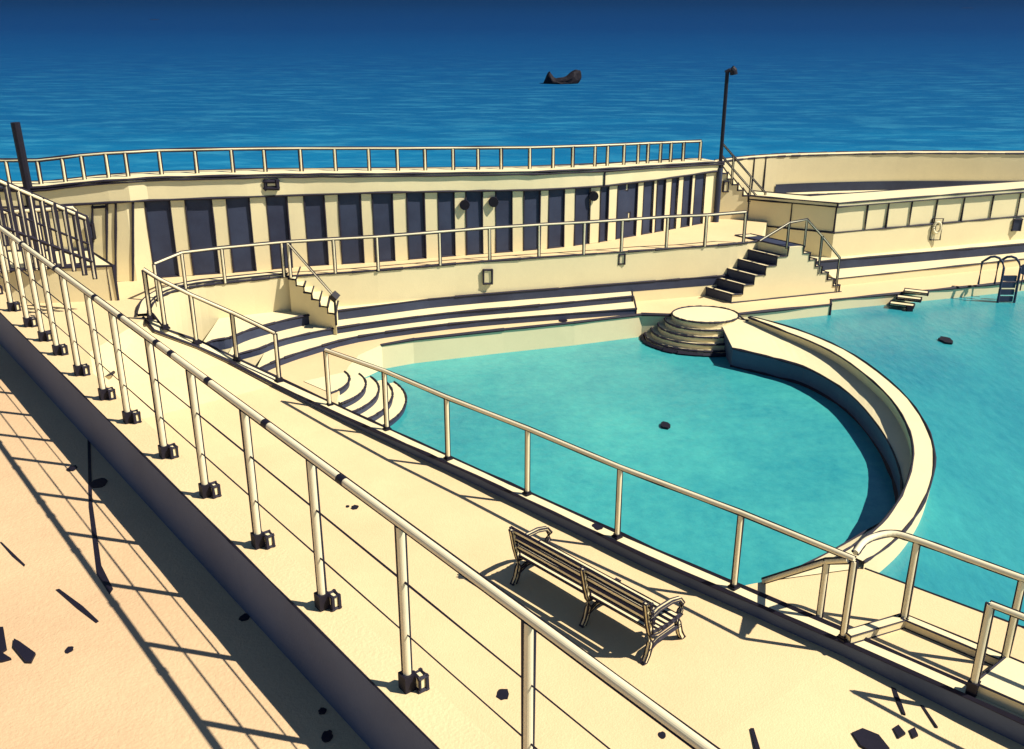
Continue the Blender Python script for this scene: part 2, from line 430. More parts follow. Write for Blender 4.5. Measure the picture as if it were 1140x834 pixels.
class ZF:                             # a height that follows the block's gently falling roof line
    def __init__(s, T, d=0): s.T, s.d = T, d
    def __add__(s, d): return ZF(s.T, s.d + d)
    def __sub__(s, d): return ZF(s.T, s.d - d)
    def at(s, x): return interp(x, s.T) + s.d
doors = [(167, 194), (211, 240), (256, 281), (300, 322), (341, 363), (379, 403), (416, 438), (454, 473), (488, 506), (519, 537), (552, 570), (583, 601), (611, 628), (640, 657), (668, 677), (687, 709), (716, 727), (731, 740), (747, 754), (760, 769), (773, 784)]
ds = [(s_at(a), s_at(b)) for a, b in doors]
rt = root('changing_cubicles', onB(Ls[-1] / 2), 'long curved cream changing block with twenty-one dark doorways under a deep fascia', 'changing block')
ZD, ZR = ZF(TD), ZF(TR, -.12)
s_prev = 0.0
edges_ = [0.0] + [v for d in ds for v in d] + [Ls[-1]]
for i in range(0, len(edges_), 2):
    m = MB(); strip(m, edges_[i], edges_[i + 1], 1.38, ZD, 0, .5, 'white', .012, (0, 1, 1, 1)); m.build('pillar', rt)
for i, (a, b) in enumerate(ds):
    m = MB(); strip(m, a, b, 1.385, ZD + .01, .035, .3, 'navy')
    m.ink([onB(a, .02, 1.41), onB(b, .02, 1.41)], .016)
    if i in (7, 10, 13):                                     # round dark vent beside some doorways
        pass
    m.build('doorway', rt)
m = MB(); strip(m, -1, Ls[-1] + 1, ZD, ZR, -.06, .56, 'white', .016, (1, 1, 1, 1))
s = s_at(670); m.ink([onB(s, -.07, ZD), onB(s, -.07, ZR)], .016)
m.build('fascia', rt)
m = MB(); strip(m, -1, Ls[-1] + 1, ZR, ZR + .06, -.10, .75, 'white', .016, (1, 1, 1, 1)); m.ink([onB(Ls[-1] * i / 40, .75, ZR + .06) for i in range(41)], .014)
m.build('roof', rt)
def on_end(px, z, off=-.012): return onB(s_at(px, z), off, z)
m = MB()
for px in (103, 119, 129, 148): m.ink([on_end(px, 1.41), on_end(px, ZD)], .016)
m.ink([on_end(103, ZD - .1), on_end(119, ZD - .1)], .014)
m.build('end_bay_joints', rt)
m = MB(); c = on_end(102, 2.65, -.08); m.box(c, (.16, .14, .38), 0, 'black', 0); m.box(c + Vector((0, -.075, 0)), (.10, .02, .26), 0, 'navy', 0)
m.build('wall_lamp', rt)
# dark round vents on the pillars and square cream notices
for k, (px, z) in enumerate(((517, 2.75), (549, 2.78), (660, 2.72))):
    m = MB(); c = onB(s_at(px, z), -.03, z)
    m.sweep([c, c + Vector((.0, -.08, 0))], .13, 'black', 14, 0); m.build('round_vent', rt)
for px, z in ((697, 2.85), (699, 1.98)):
    m = MB(); c = onB(s_at(px, z), .06, z); m.box(c, (.20, .05, .24), .5, 'white', .01); m.build('notice_board', rt)
m = MB(); c = onB(s_at(302, 3.5), -.09, ZR - .18); m.box(c, (.28, .05, .16), .05, 'white', .03); m.build('wall_plaque', rt)

# ================================================================ RAILINGS
def railing(name, label, base, h, group, pr, rr, ir, wires=(), foot=None, top=None, cat='railing', postmat='rail', extend=None, tops=None, sock=False):
    r0 = root(name, base[0], label, cat, group)
    T = tops or [p + Vector((0, 0, h)) for p in base]
    for i, (b, t) in enumerate(zip(base, T)):
        m = MB(); m.sweep([b, t - Vector((0, 0, rr * .9))], pr, postmat, 18, ir)
        p = m.build('post', r0)
        if foot:
            mf = MB(); mf.box(b + Vector((0, 0, foot[1] / 2)), (foot[0], foot[0], foot[1]), math.atan2(D.y, D.x), 'black', 0)
            if sock: mf.box(b + Vector((foot[0] * .95, 0, foot[1] * .5)), (foot[0] * .8, foot[0] * .6, foot[1] * .8), math.atan2(D.y, D.x), 'white', .008)
            else: mf.box(b + Vector((0, 0, .02)), (foot[0] * 1.4, foot[0] * 1.4, .03), math.atan2(D.y, D.x), 'black', 0)
            f = mf.build('foot', r0); f.parent = p
    line = top or T
    m = MB(); m.sweep(line, rr, 'rail', 20, ir); m.build('top_rail', r0)
    for hz in wires:
        dz = Vector((0, 0, hz - h)); m = MB()
        m.ink([q + dz for q in line], ir * .75, .3); m.build('wire', r0)
    return r0
# big foreground railing
S = [-5.6, -4.6, -3.75, -3.04, -2.4, -1.54, -.64, .14, 1.16, 2.14, 3.2, 4.26, 5.38, 6.58, 7.85]
bs = [pline(s, 0, ZK) for s in S]
railing('promenade_railing', 'large cream foreground railing with dark feet and two thin wires', bs, 1.2, None, .027, .027, .0056,
        wires=(.42, .80), foot=(.085, .12), top=[pline(s, 0, ZK + 1.2) for s in [-9 + .9 * k for k in range(23)]], sock=True)
jr = bpy.data.objects['promenade_railing']
for s_ in (-3.2, -1.75, -.35, .45, 1.4, 1.75, 2.55, 3.6, 4.7):
    p = pline(s_, 0, ZK + 1.2); m = MB(); m.sweep([p - D * .045, p + D * .03], .033, 'black', 18, 0); m.build('rail_joint', jr)
# pool rail 1 (round the bend) and 2
b1 = [at(168, 356, 1.4), at(184, 366, 1.22), at(219, 383, .87), at(264, 402, .45), at(311, 425, .1)]
railing('bend_railing', 'short cream railing falling along the kerb beside the curved terraces', b1, 1.1, 'poolside railings', .03, .03, .011, foot=(.12, .10))
b2 = pz([(368, 452), (432, 478), (500, 511), (588, 550), (688, 598), (818, 654), (939, 711)], 0)
b2 = [p - N * .02 for p in b2]
railing('pool_railing', 'long cream railing along the kerb between the bench and the pool', b2, 1.22, 'poolside railings', .035, .035, .009, foot=(.09, .07))
# handrail dropping from its last post into the water
t_end = b2[-1] + Vector((0, 0, 1.22)); 
g0 = at(912, 687, 0)
r0 = root('pool_handrail', g0, 'sloping cream handrail dipping into the paddling pool beside the curved wall', 'handrail')
m = MB(); m.sweep([t_end - Vector((.06, -.02, .03)), g0 + Vector((0, 0, .88)), at(850, 647, .02)], .035, 'rail', 14, .009); m.build('top_rail', r0)
m = MB(); m.sweep([g0, g0 + Vector((0, 0, .88))], .035, 'rail', 14, .009); m.build('post', r0)
# right hand railing with bent top
q1, q2 = at(1005, 695, 0), at(1117, 742, 0); H1 = 1.3
dd = (q2 - q1); q3 = q1 + dd * 2.1; up = Vector((0, 0, H1))
r0 = root('platform_railing', q1, 'cream railing with a bent end on the platform by the main pool', 'railing', 'poolside railings')
topc = smooth([t_end + Vector((.05, .12, .02)), at(965, 601, 1.27), at(992, 594, H1), q1 + up, q1.lerp(q2, .5) + up, q2 + up, q3 + up], 5)
m = MB(); m.sweep(topc, .04, 'rail', 18, .009); m.build('top_rail', r0)
for q in (q1, q2, q3):
    m = MB(); m.sweep([q, q + up - Vector((0, 0, .03))], .038, 'rail', 14, .009); p = m.build('post', r0)
    m = MB(); m.box(q + Vector((0, 0, .06)), (.12, .12, .12), .8, 'black', 0); f = m.build('foot', r0); f.parent = p
m = MB(); k0 = at(942, 714, 0); zt = Vector((0, 0, .06))
m.sweep([k0 + zt, q1 + zt], 0, 'white', square=(.07, .06), ir=.008); m.sweep([q1 + zt, q3 + zt], 0, 'white', square=(.07, .06), ir=.008)
m.build('base_bar', r0)
# gate frame at right edge
g1 = at(1082, 772, 0); g2 = g1 + dd.normalized() * 1.6; g3 = at(1118, 742, 0)
r0 = root('gate_frame', g1, 'low cream gate frame standing on a block at the right edge', 'gate')
m = MB(); u2 = Vector((0, 0, 1.28)); m.sweep([g1 + u2, g2 + u2], .035, 'rail', 14, .009); m.build('top_rail', r0)
for g in (g1, g2):
    m = MB(); m.sweep([g, g + u2], .042, 'rail', 14, .009); p = m.build('post', r0)
    m = MB(); m.box(g + Vector((0, 0, .09)), (.12, .12, .18), .8, 'black', 0); f = m.build('foot', r0); f.parent = p
m = MB(); e = dd.normalized() * 2.4
m.prism([g1, g1 + e, g3 + e, g3 + Vector((0, 0, 0))], .004, .16, 'white', 'white', .01, verts=[0, 3]); m.build('base_block', r0)

# rail on the upper walkway
wb = pz([(176, 336), (206, 322), (250, 316), (316, 309), (373, 305), (421, 302), (490, 296), (545, 291), (600, 287), (650, 284), (692, 281), (742, 277), (785, 275), (828, 271)], 1.4)
wb = [p + Vector((0, .06, 0)) for p in wb]
railing('walkway_railing', 'thin cream railing edging the upper walkway in front of the cubicles', wb, .86, 'poolside railings', .028, .026, .011)
# rail on the cubicle roof
rs = [s_at(px, 3.7) for px in (-20, 5, 40, 68, 90, 118, 143, 180, 220, 261, 298, 337, 375, 413, 446, 477, 508, 536, 562, 595, 622, 645, 671, 686, 704, 720, 731, 745, 757, 771, 790)]
rb = [onB(s, .35, ZR + .06) for s in rs]
railing('roof_railing', 'cream post railing along the cubicle roof against the sea', rb, .56, None, .03, .024, .013)

# ================================================================ FOREGROUND BENCH
Z0 = -DK
B0, B1, F1 = at(573, 648, Z0), at(722, 737, Z0), at(768, 716, Z0)
ax = (B1 - B0); LB = ax.length; ang = math.atan2(ax.y, ax.x)
r0 = root('park_bench', B0, 'cream slatted bench with three curved iron frames facing the pool', 'bench', rz=ang)
dpt = .72; IR = .0082
def fr(x, arm, parent):
    m = MB(); w_ = (.027, .030)
    m.sweep([(x, -.06, 0), (x, .0, .10), (x, .045, .26), (x, .04, .42), (x, -.02, .62), (x, -.08, .90), (x, -.085, .93)], 0, 'white', square=w_, ir=IR)
    m.sweep([(x, .04, .40), (x, .20, .37), (x, .40, .39), (x, dpt - .08, .42)], 0, 'white', square=(.022, .02), ir=IR)
    m.sweep([(x, dpt - .08, .42), (x, dpt - .10, .30), (x, dpt - .05, .12), (x, dpt + .02, .0)], 0, 'white', square=w_, ir=IR)
    m.sweep([(x, .02, .16), (x, .2, .235), (x, dpt - .08, .25)], 0, 'white', square=(.018, .018), ir=IR)
    f = m.build('bench_frame', parent, local=True)
    if arm:
        m = MB(); m.sweep([(x, -.02, .66), (x, .18, .715), (x, .44, .715), (x, .62, .67), (x, .69, .58), (x, dpt - .06, .48), (x, dpt - .09, .42)], 0, 'white', square=(.026, .02), ir=IR)
        m.build('armrest', parent, local=True)
for x, a in ((.03, 1), (LB * .56, 0), (LB - .03, 1)): fr(x, a, r0)
m = MB()
for i in range(6):
    y = .07 + i * .092; m.box((LB / 2, y, .435 + .01 * abs(i - 2.5)), (LB + .04, .072, .026), 0, 'white', IR)
m.build('seat', r0, local=True)
m = MB()
for i, (y, z) in enumerate(((-.02, .625), (-.055, .765), (-.085, .90))):
    m.box((LB / 2, y + .035, z), (LB + .06, .03, .062), 0, 'rail', IR)
m.build('backrest', r0, local=True)

# ================================================================ ROUND STEPS, CRESCENT STEPS
C2 = at(785, 353, 0); r0 = root('round_steps', C2, 'round stepped cream island descending into the paddling pool', 'steps')
for i in range(6):
    rad = (.86, 1.03, 1.20, 1.37, 1.53, 1.60)[i]; z = (.07, -.09, -.23, -.37, -.50, -.58)[i]
    m = MB(); P = [C2 + Vector((math.cos(a) * rad, math.sin(a) * rad * .8, 0)) for a in [math.pi * 2 * k / 48 for k in range(48)]]
    m.prism(P, -1.3 - .01 * i, z, 'white' if i < 5 else 'navy', 'white' if i < 5 else 'navy', .016 if i < 5 else .03)
    m.build('step', r0)
C1 = at(338, 425, 0); r0 = root('crescent_steps', C1, 'fan of five crescent steps with black risers dropping into the pool corner', 'steps')
arc = [(386, 428), (404, 435), (419, 441), (434, 448), (449, 455)]
for i, (x, y) in enumerate(arc):
    z = .012 - .13 * i; e = at(x, y, z); rad = (Vector((e.x, e.y, 0)) - Vector((C1.x, C1.y, 0))).length
    a0, a1 = R(-43), R(34)
    P = [C1.copy()] + [C1 + Vector((math.cos(a0 + (a1 - a0) * k / 24) * rad, math.sin(a0 + (a1 - a0) * k / 24) * rad, 0)) for k in range(25)]
    m = MB(); m.prism(P, -1.31 - .01 * i, z, 'white', 'navy', .016, edges=range(1, 25)); m.build('step', r0)

# ================================================================ STAIRS
def flight(name, lab, p0, p1, z_top, z_bot, nst, wv, zbase, cat='stairs', riser='white', ir=.014, zig=True):
    """solid stair: from p0 (top, world XY) to p1 (bottom); wv = width vector"""
    p0 = Vector((p0.x, p0.y, 0)); p1 = Vector((p1.x, p1.y, 0)); wv = Vector((wv[0], wv[1], 0))
    r1 = root(name, Vector((p1.x, p1.y, z_bot)), lab, cat)
    for i in range(nst):
        a, b = p0.lerp(p1, i / nst), p0.lerp(p1, (i + 1) / nst)
        z = z_top + (z_bot - z_top) * (i + .0) / nst
        m = MB(); m.prism([a, b, b + wv, a + wv], zbase - .004 * i, z - .0, 'white', riser, 0)
        zn = z_top + (z_bot - z_top) * (i + 1.) / nst
        o_ = Vector((0, -.006, 0))
        av, bv = Vector((a.x, a.y, z)) + o_, Vector((b.x, b.y, z)) + o_
        m.ink([av, bv, Vector((b.x, b.y, zn)) + o_], ir)
        m.ink([bv, bv + wv], ir)
        m.build('step', r1)
    return r1
# small stair on the wall between bend and terraces
sa, sb = at(322, 309, 1.4), at(374, 356, .54)
sa.y -= .02; sb.y = sb.y
r1 = flight('terrace_stair', 'narrow stair dropping from the upper walkway beside the bend', Vector((sa.x, sa.y - .05, 0)), Vector((sb.x, sb.y, 0)), 1.39, .54, 6, (-.15, 1.4), -1.4)
tpz = [sa + Vector((.03, .05, .84)), Vector((sb.x, sb.y, 1.12))]
m = MB(); m.sweep(tpz, .018, 'rail', 6, .010); m.build('handrail', r1)
m = MB(); m.sweep([Vector((sb.x, sb.y, .4)), Vector((sb.x, sb.y, 1.12))], .028, 'black', 8, 0); m.box((sb.x, sb.y, 1.12), (.17, .17, .17), 0, 'black', 0, rot=__import__('mathutils').Euler((.6, .78, 0)).to_matrix()); m.build('newel_post', r1)
m = MB(); m.sweep([sa + Vector((.03, .05, 0)), tpz[0]], .03, 'rail', 14, .01); m.build('post', r1)

# pyramid stair at the end of the upper walkway
f0, f1 = at(820, 337, 0), at(936, 325, 0); fd_ = (f1 - f0)
def fp(px):                                   # point on its front line under photo column px (at foot level)
    best = None
    for k in range(801):
        p = f0 + fd_ * (k / 800 * 1.1 - .05); e = abs(col(p) - px)
        if best is None or e < best[0]: best = (e, p)
    return best[1]
wv = Vector((-.95, 1.15, 0))
top0, top1 = fp(872), fp(889)
rp = root('crossing_stairs', fp(880), 'cream double stair with shaded treads at the end of the upper walkway', 'stairs')
m = MB(); m.prism([top0, top1, top1 + wv * 1.2, top0 + wv * 1.2], -1.0, 1.42, 'white', 'white', .014, edges=[1, 2, 3], verts=[]); m.build('landing', rp)
def steps_side(p0, p1, nst, left):
    for i in range(nst):
        a, b = p0.lerp(p1, i / nst), p0.lerp(p1, (i + 1) / nst)
        z = 1.42 - 1.42 * (i + 1) / (nst + 1); zn = 1.42 - 1.42 * (i + 2) / (nst + 1)
        zp_ = 1.42 - 1.42 * i / (nst + 1)
        m = MB(); m.prism([a, b, b + wv, a + wv], -1.0 - .005 * i, z, 'white', 'white', 0)
        o_ = Vector((0, -.006, 0))
        A = Vector((a.x, a.y, z)) + o_; Bq = Vector((b.x, b.y, z)) + o_
        m.ink([Vector((a.x, a.y, zp_)) + o_, A, Bq, Vector((b.x, b.y, max(zn, 0))) + o_], .013)
        m.ink([Bq, Bq + wv], .013)
        if left:                                                    # riser shade put in as navy at the outer end of the tread
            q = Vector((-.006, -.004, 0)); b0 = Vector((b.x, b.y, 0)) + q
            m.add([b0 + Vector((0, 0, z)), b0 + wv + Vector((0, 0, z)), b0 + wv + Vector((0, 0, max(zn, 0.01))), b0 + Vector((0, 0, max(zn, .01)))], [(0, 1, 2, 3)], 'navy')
            # tread shade put in as a navy pad
            sheet = [a.lerp(b, .0) + wv * .0, a.lerp(b, .55), a.lerp(b, .55) + wv * .95, a + wv * .95]
            m.add([Vector((v.x, v.y, z + .004)) for v in sheet], [(0, 1, 2, 3)], 'navy')
        m.build('step', rp)
steps_side(top0, fp(812), 5, True); steps_side(top1, fp(934), 6, False)
m = MB(); ft = [fp(812) + Vector((0, -.008, .01)), fp(936) + Vector((0, -.008, .01))]; m.ink(ft, .012); m.build('base_line', rp)
m = MB(); sheet = [top0 + wv * .05, top1 + wv * .05, top1 + wv, top0 + wv]; m.add([Vector((v.x, v.y, 1.426)) for v in sheet], [(0, 1, 2, 3)], 'navy'); m.build('landing_dark_top', rp)  # navy quad over the landing top
l0, l1, l2, l3 = fp(848), fp(870), fp(889), fp(930)
pts = [l0 + Vector((0, 0, 1.3)), l1 + Vector((0, 0, 2.1)), l2 + Vector((0, 0, 2.15)), fp(908) + Vector((0, 0, 1.65)), l3 + Vector((0, 0, 1.0))]
pts = [at(846, 268, 1.7)] + pts[1:]
m = MB(); m.sweep(pts, .018, 'rail', 6, .010); m.build('handrail', rp)
for p, zb in ((l1, 1.4), (l2, 1.4), (fp(908), .6), (l3, 0)):
    zt_ = {0: 2.1, 1: 2.15, 2: 1.65, 3: 1.0}[[l1, l2].index(p) if p in (l1, l2) else (2 if zb == .6 else 3)]
    m = MB(); m.sweep([Vector((p.x, p.y, zb)), Vector((p.x, p.y, zt_))], .018, 'rail', 6, .010); m.build('post', rp)

# ================================================================ RIGHT-HAND SUN TERRACES
def band(l, r, z): return [at(l[0], l[1], z), at(r[0], r[1], z)]
def extend(a, b, f=1.6):
    return [a, a + (b - a) * f]
rt = root('sun_terrace', at(1040, 300, 0), 'stepped cream sun terrace with panelled parapet beyond the main pool', 'terrace')
a, b = extend(*band((928, 319), (1140, 296), 0), 1.6)
m = MB(); m.prism([a, b, b + Vector((0, 6, 0)), a + Vector((0, 2, 0))], -1.2, .22, 'white', 'white', .015, edges=[0], verts=[0]); m.build('step', rt)
a, b = extend(*band((905, 302), (1140, 281), .22), 1.6)
m = MB(); m.prism([a, b, b + Vector((0, 6, 0)), a + Vector((-.3, 1.2, 0))], -1.21, .50, 'white', 'white', .015, edges=[0])
o_ = Vector((0, -.005, 0)); m.add([Vector((a.x, a.y, .22)) + o_, Vector((b.x, b.y, .22)) + o_, Vector((b.x, b.y, .49)) + o_, Vector((a.x, a.y, .49)) + o_], [(0, 1, 2, 3)], 'navy'); m.build('step', rt)  # riser shade put in as a navy face
# main wall + parapet
a, b = extend(*band((925, 287), (1140, 266), .5), 1.6); dw = (b - a).normalized()
lft2 = a + Vector((-2.3, 1.1, 0))
m = MB(); m.prism([a, b, b + Vector((0, 3, 0)), lft2 + Vector((0, 1, 0)), lft2], -1.22, 1.25, 'white', 'white', .016, edges=[0, 4], verts=[]); m.build('lower_wall', rt)
wt_ = Vector((-.1, .22, 0)); o1 = Vector((0, .03, 0))
def fpx(px, z, a=a, b=b):
    best = None
    for k in range(1201):
        p = a.lerp(b, k / 1200); p = Vector((p.x, p.y, z)); e = abs(col(p) - px)
        if best is None or e < best[0]: best = (e, p)
    return best[1]
m = MB(); m.prism([a + o1, b + o1, b + o1 + wt_, a + o1 + wt_], 1.25, 2.02, 'white', 'white', .014, edges=[], verts=[0])
for px in (963, 986, 1012, 1040, 1070, 1102, 1132, 1165, 1200):
    p = fpx(px, 1.27); m.ink([p, p + Vector((.0, 0, .74))], .016)
m.build('parapet', rt)
m = MB(); m.prism([a + o1, lft2 + o1, lft2 + o1 + Vector((.1, .2, 0)), a + o1 + wt_], 1.25, 2.02, 'white', 'white', .012, edges=[], verts=[1])
p = a.lerp(lft2, .5) + o1; m.ink([Vector((p.x, p.y - .01, 1.25)), Vector((p.x, p.y - .01, 2.02))], .013); m.build('parapet', rt)
m = MB(); k1 = Vector((0, -.05, 0)); m.prism([a + k1, b + k1, b + Vector((0, .9, 0)), a + Vector((-.5, 1.0, 0)), lft2 + Vector((.2, .7, 0)), lft2 + k1], 2.02, 2.13, 'white', 'white', .014, edges=[0, 2, 3, 5], verts=[0], bottom=True); m.build('coping', rt)
for k, (px, z, nm) in enumerate(((1042, 1.12, 'lifebuoy'), (1131, 1.0, 'hatch'))):
    c = fpx(px, z) + Vector((0, -.05, 0))
    if nm == 'lifebuoy':
        r2 = root('lifebuoy_holder', c - Vector((0, 0, .35)), 'white lifebuoy ring in a dark frame on the terrace wall', 'lifebuoy')
        m = MB()
        m.sweep([c + Vector((-.16, 0, -.36)), c + Vector((-.16, 0, .3)), c + Vector((.16, 0, .3)), c + Vector((.16, 0, -.36)), c + Vector((-.16, 0, -.36))], .022, 'black', 6, 0); m.build('frame', r2)
        m = MB(); m.sweep([c + Vector((math.cos(t) * .11, -.04, .03 + math.sin(t) * .17)) for t in [2 * math.pi * i / 16 for i in range(17)]], .038, 'rail', 14, 0); m.build('ring', r2)
    else:
        m = MB(); m.box(c, (.26, .08, .36), 0, 'navy', .012); m.build('wall_hatch', label='small navy hatch set in the terrace wall near the right edge', cat='hatch')
# small stepped entry into the main pool
r2 = root('entry_steps', at(1005, 330, 0), 'three short striped steps leading into the main pool', 'steps')
for i, (x, y) in enumerate(((1010, 322), (1002, 329), (994, 336))):
    c = at(x, y, .16 - .13 * i); m = MB(); m.box(c + Vector((.26, .0, -.08)), (.62, .26, .05), -.45, 'white', .011)
    m.build('tread', r2)
m = MB(); m.box(at(1013, 345, -.25) + Vector((0, .05, 0)), (.16, .12, .16), .0, 'black', 0); m.build('bracket', r2)
# ladder with hooped grab rails
lc = at(1112, 324, 0)
r2 = root('pool_ladder', lc, 'navy pool ladder with tall hooped grab rails at the far edge', 'pool ladder')
def hoop(dx, rad_, mt):
    c = lc + Vector((dx, 0, 0)); P = [c + Vector((-.16, .35, .1)), c + Vector((-.16, .35, .75))] + [c + Vector((-.16 + .20 * (1 - math.cos(t)), .25 - .1 * t, .75 + .22 * math.sin(t))) for t in (.5, 1.1, 1.57, 2.1, 2.7)] + [c + Vector((.24, -.12, .7)), c + Vector((.24, -.14, -.5))]
    mm = MB(); mm.sweep(P, rad_, mt, 8, 0); return mm
hoop(-.28, .035, 'navy').build('grab_rail', r2); hoop(.18, .035, 'navy').build('grab_rail', r2)
for i in range(4):
    m = MB(); m.box(lc + Vector((.16, -.1, -.2 + i * .2)), (.42, .06, .15), 0, 'navy', 0); m.build('rung', r2)
m = MB(); c = lc + Vector((.62, .05, .62)); m.sweep([c, c + Vector((0, -.06, 0))], .15, 'navy', 16, 0); m.sweep([c + Vector((0, 0, -.1)), c + Vector((0, 0, -.62))], .02, 'navy', 6, 0); m.build('round_sign', label='round navy disc sign on a stalk beside the pool ladder', cat='sign')

# outer sea wall behind
SW = smooth([at(796, 181, 2.72), at(840, 176, 2.72), at(900, 173, 2.72), at(1000, 171, 2.72), at(1140, 171, 2.72), at(1330, 170, 2.72), at(1600, 168, 2.72)], 8)
rt = root('sea_wall', SW[8] - Vector((0, 0, 3)), 'tall plain cream outer sea wall behind the sun terrace', 'sea wall')
m = MB(); back = [p + Vector((.1, .5, 0)) for p in reversed(SW)]
m.prism([Vector((p.x, p.y, 0)) for p in SW] + back, -3.2, 2.72, 'white', 'white', .016, edges=list(range(2 * len(SW) - 1)))
p = SW[8]; m.ink([p + Vector((0, -.02, -3)), p], .014); p = SW[10]; m.ink([p + Vector((0, -.02, -3)), p + Vector((0, 0, 0))], .014)
m.build('wall', rt)
m = MB(); sub = SW[12:]
for a_, b_ in zip(sub, sub[1:]):
    o_ = Vector((0, -.03, 0)); m.add([Vector((a_.x, a_.y, 1.2)) + o_, Vector((b_.x, b_.y, 1.2)) + o_, Vector((b_.x, b_.y, 1.80)) + o_, Vector((a_.x, a_.y, 1.80)) + o_], [(0, 1, 2, 3)], 'navy')
m.build('shade_band', rt)  # shadow at the wall foot put in as a navy strip
m = MB(); m.prism([p + Vector((0, -.5, 0)) for p in SW[12:]] + [p + Vector((0, -.05, 0)) for p in reversed(SW[12:])], 1.0, 1.5, 'white', 'white', .014, edges=range(30)); m.build('ledge', rt)
# floor behind parapet
m = MB(); m.prism([lft2 + Vector((-.5, .5, 0)), b + Vector((0, .3, 0)), SW[-1] + Vector((0, .2, 0)), Vector((6.2, 31.5, 0))], -1.6, 1.08, 'deck', 'deck', 0); m.build('terrace_floor', kind='structure')

# far stair falling right along the sea wall
fa, fb = at(799, 195, 3.0), at(852, 244, 1.4)
Yf = 29.6
def atY(px, z, Y):
    d = z - CH; dep = Y * math.cos(PITCH) - d * math.sin(PITCH); return Vector(((px - 570) * dep / FPX, Y, z))
r1 = flight('sea_wall_stair', 'long narrow stair descending rightwards below the lamp post', atY(798, 3.0, Yf), atY(850, 1.5, Yf), 2.95, 1.45, 9, (.1, 1.2), 1.0)
u0, u1 = atY(803, 2.95 + .75, Yf), atY(852, 1.45 + .75, Yf)
m = MB(); m.sweep([u0, u1], .014, 'rail', 6, .010); m.build('handrail', r1)
m = MB(); m.sweep([u0 - Vector((0, 0, .35)), u1 - Vector((0, 0, .35))], .014, 'rail', 6, .010); m.build('handrail', r1)
for t in (.28, .68, 1.0):
    p = u0.lerp(u1, t); m = MB(); m.sweep([p - Vector((0, 0, .8)), p], .02, 'rail', 6, .010); m.build('post', r1)

# ================================================================ LAMP POST, DARK MAST
lp = at(797, 247, 1.4); r1 = root('lamp_post', lp, 'tall slim dark lamp post at the end of the cubicle roof', 'lamp post')
hgt = 4.3
m = MB(); m.sweep([lp, lp + Vector((0, 0, 1.6))], .085, 'navy', 10, 0); m.sweep([lp + Vector((0, 0, 1.6)), lp + Vector((0, 0, hgt))], .055, 'black', 10, 0); m.build('pole', r1)
tp = lp + Vector((0, 0, hgt)); m = MB()
m.sweep([tp + Vector((-.06, 0, .0)), tp + Vector((.05, 0, .06)), tp + Vector((.20, 0, .05))], .05, 'black', 8, 0)
m.sweep([tp + Vector((.10, 0, .10)), tp + Vector((.17, 0, .04)), tp + Vector((.19, 0, -.06))], .11, 'black', 12, 0); m.build('lamp_head', r1)
q = at(30, 240, 3.4); q = Vector((-12.0, 22.6, 1.4)); q.x = atY(33, 3.4, 22.6).x
r1 = root('mast', q, 'thick black timber mast rising at the far left above the sea', 'mast')
m = MB(); hts = 5.15 - 1.4
m.sweep([q, q + Vector((.02, 0, hts * .55)), q + Vector((-.01, 0, hts))], .10, 'black', 10, 0); m.build('pole', r1)
m = MB(); m.sweep([q, q + Vector((0, 0, .12))], .15, 'black', 12, 0); m.build('base', r1)

# ================================================================ STAIR LANDING at the left
ZL = 2.2
lb = pz([(20, 305), (126, 296), (100, 279), (0, 282)], ZL)
m = MB(); m.prism([lb[0] + Vector((-3, 0, 0)), lb[1], lb[2], lb[3] + Vector((-3, 0, 0))], -1.0, ZL, 'white', 'white', .018, edges=[0, 1, 2], verts=[1]); 
m.ink([lb[1] + Vector((-.15, -.01, 0)), Vector((lb[1].x - .15, lb[1].y - .01, 0))], .014)
m.build('landing_block', label='plain cream landing block under the small barred fence at left', cat='landing')
n0, n1 = at(-30, 306, ZL), at(92, 296, ZL)
HT = 1.3
r1 = root('landing_fence', n1, 'close-barred cream fence on the landing at the left edge', 'fence')
m = MB(); m.sweep([n0 + Vector((0, 0, HT)), n1 + Vector((0, 0, HT)), n1 + Vector((.03, 0, HT - .04)), n1 + Vector((.03, 0, .03))], .04, 'rail', 14, .014); m.build('top_rail', r1)
m = MB(); m.ink([n0 + Vector((0, 0, .03)), n1 + Vector((0, 0, .03))], .02); m.build('bottom_rail', r1)
for k in range(11):
    p = n0.lerp(n1, 1 - k * .085); m = MB(); m.sweep([p, p + Vector((0, 0, HT))], .032, 'rail', 6, .015); m.build('bar', r1)
# sloping stair fence behind
n2, n3 = at(100, 284, ZL), at(-10, 262, 3.2)
r1 = root('stair_fence', n2, 'sloping dark-outlined stair fence climbing left behind the landing fence', 'fence')
tA, tB = at(95, 243, 3.45), at(2, 203, 4.45); gA, gB = tA - Vector((0, 0, 1.25)), tB - Vector((0, 0, 1.25)); gB2 = gB + (gB - gA) * .5; tB2 = tB + (tB - tA) * .5
m = MB(); m.sweep([tA, tB2], .035, 'rail', 14, .018); m.build('top_rail', r1)
for f_ in (.45, .75):
    m = MB(); m.ink([tA - Vector((0, 0, 1.25 * f_)), tB2 - Vector((0, 0, 1.25 * f_))], .018); m.build('wire', r1)
for k in range(12):
    m = MB(); p = tA.lerp(tB2, k / 11); m.sweep([p - Vector((0, 0, 1.3)), p], .028, 'rail' , 6, .018); m.build('bar', r1)

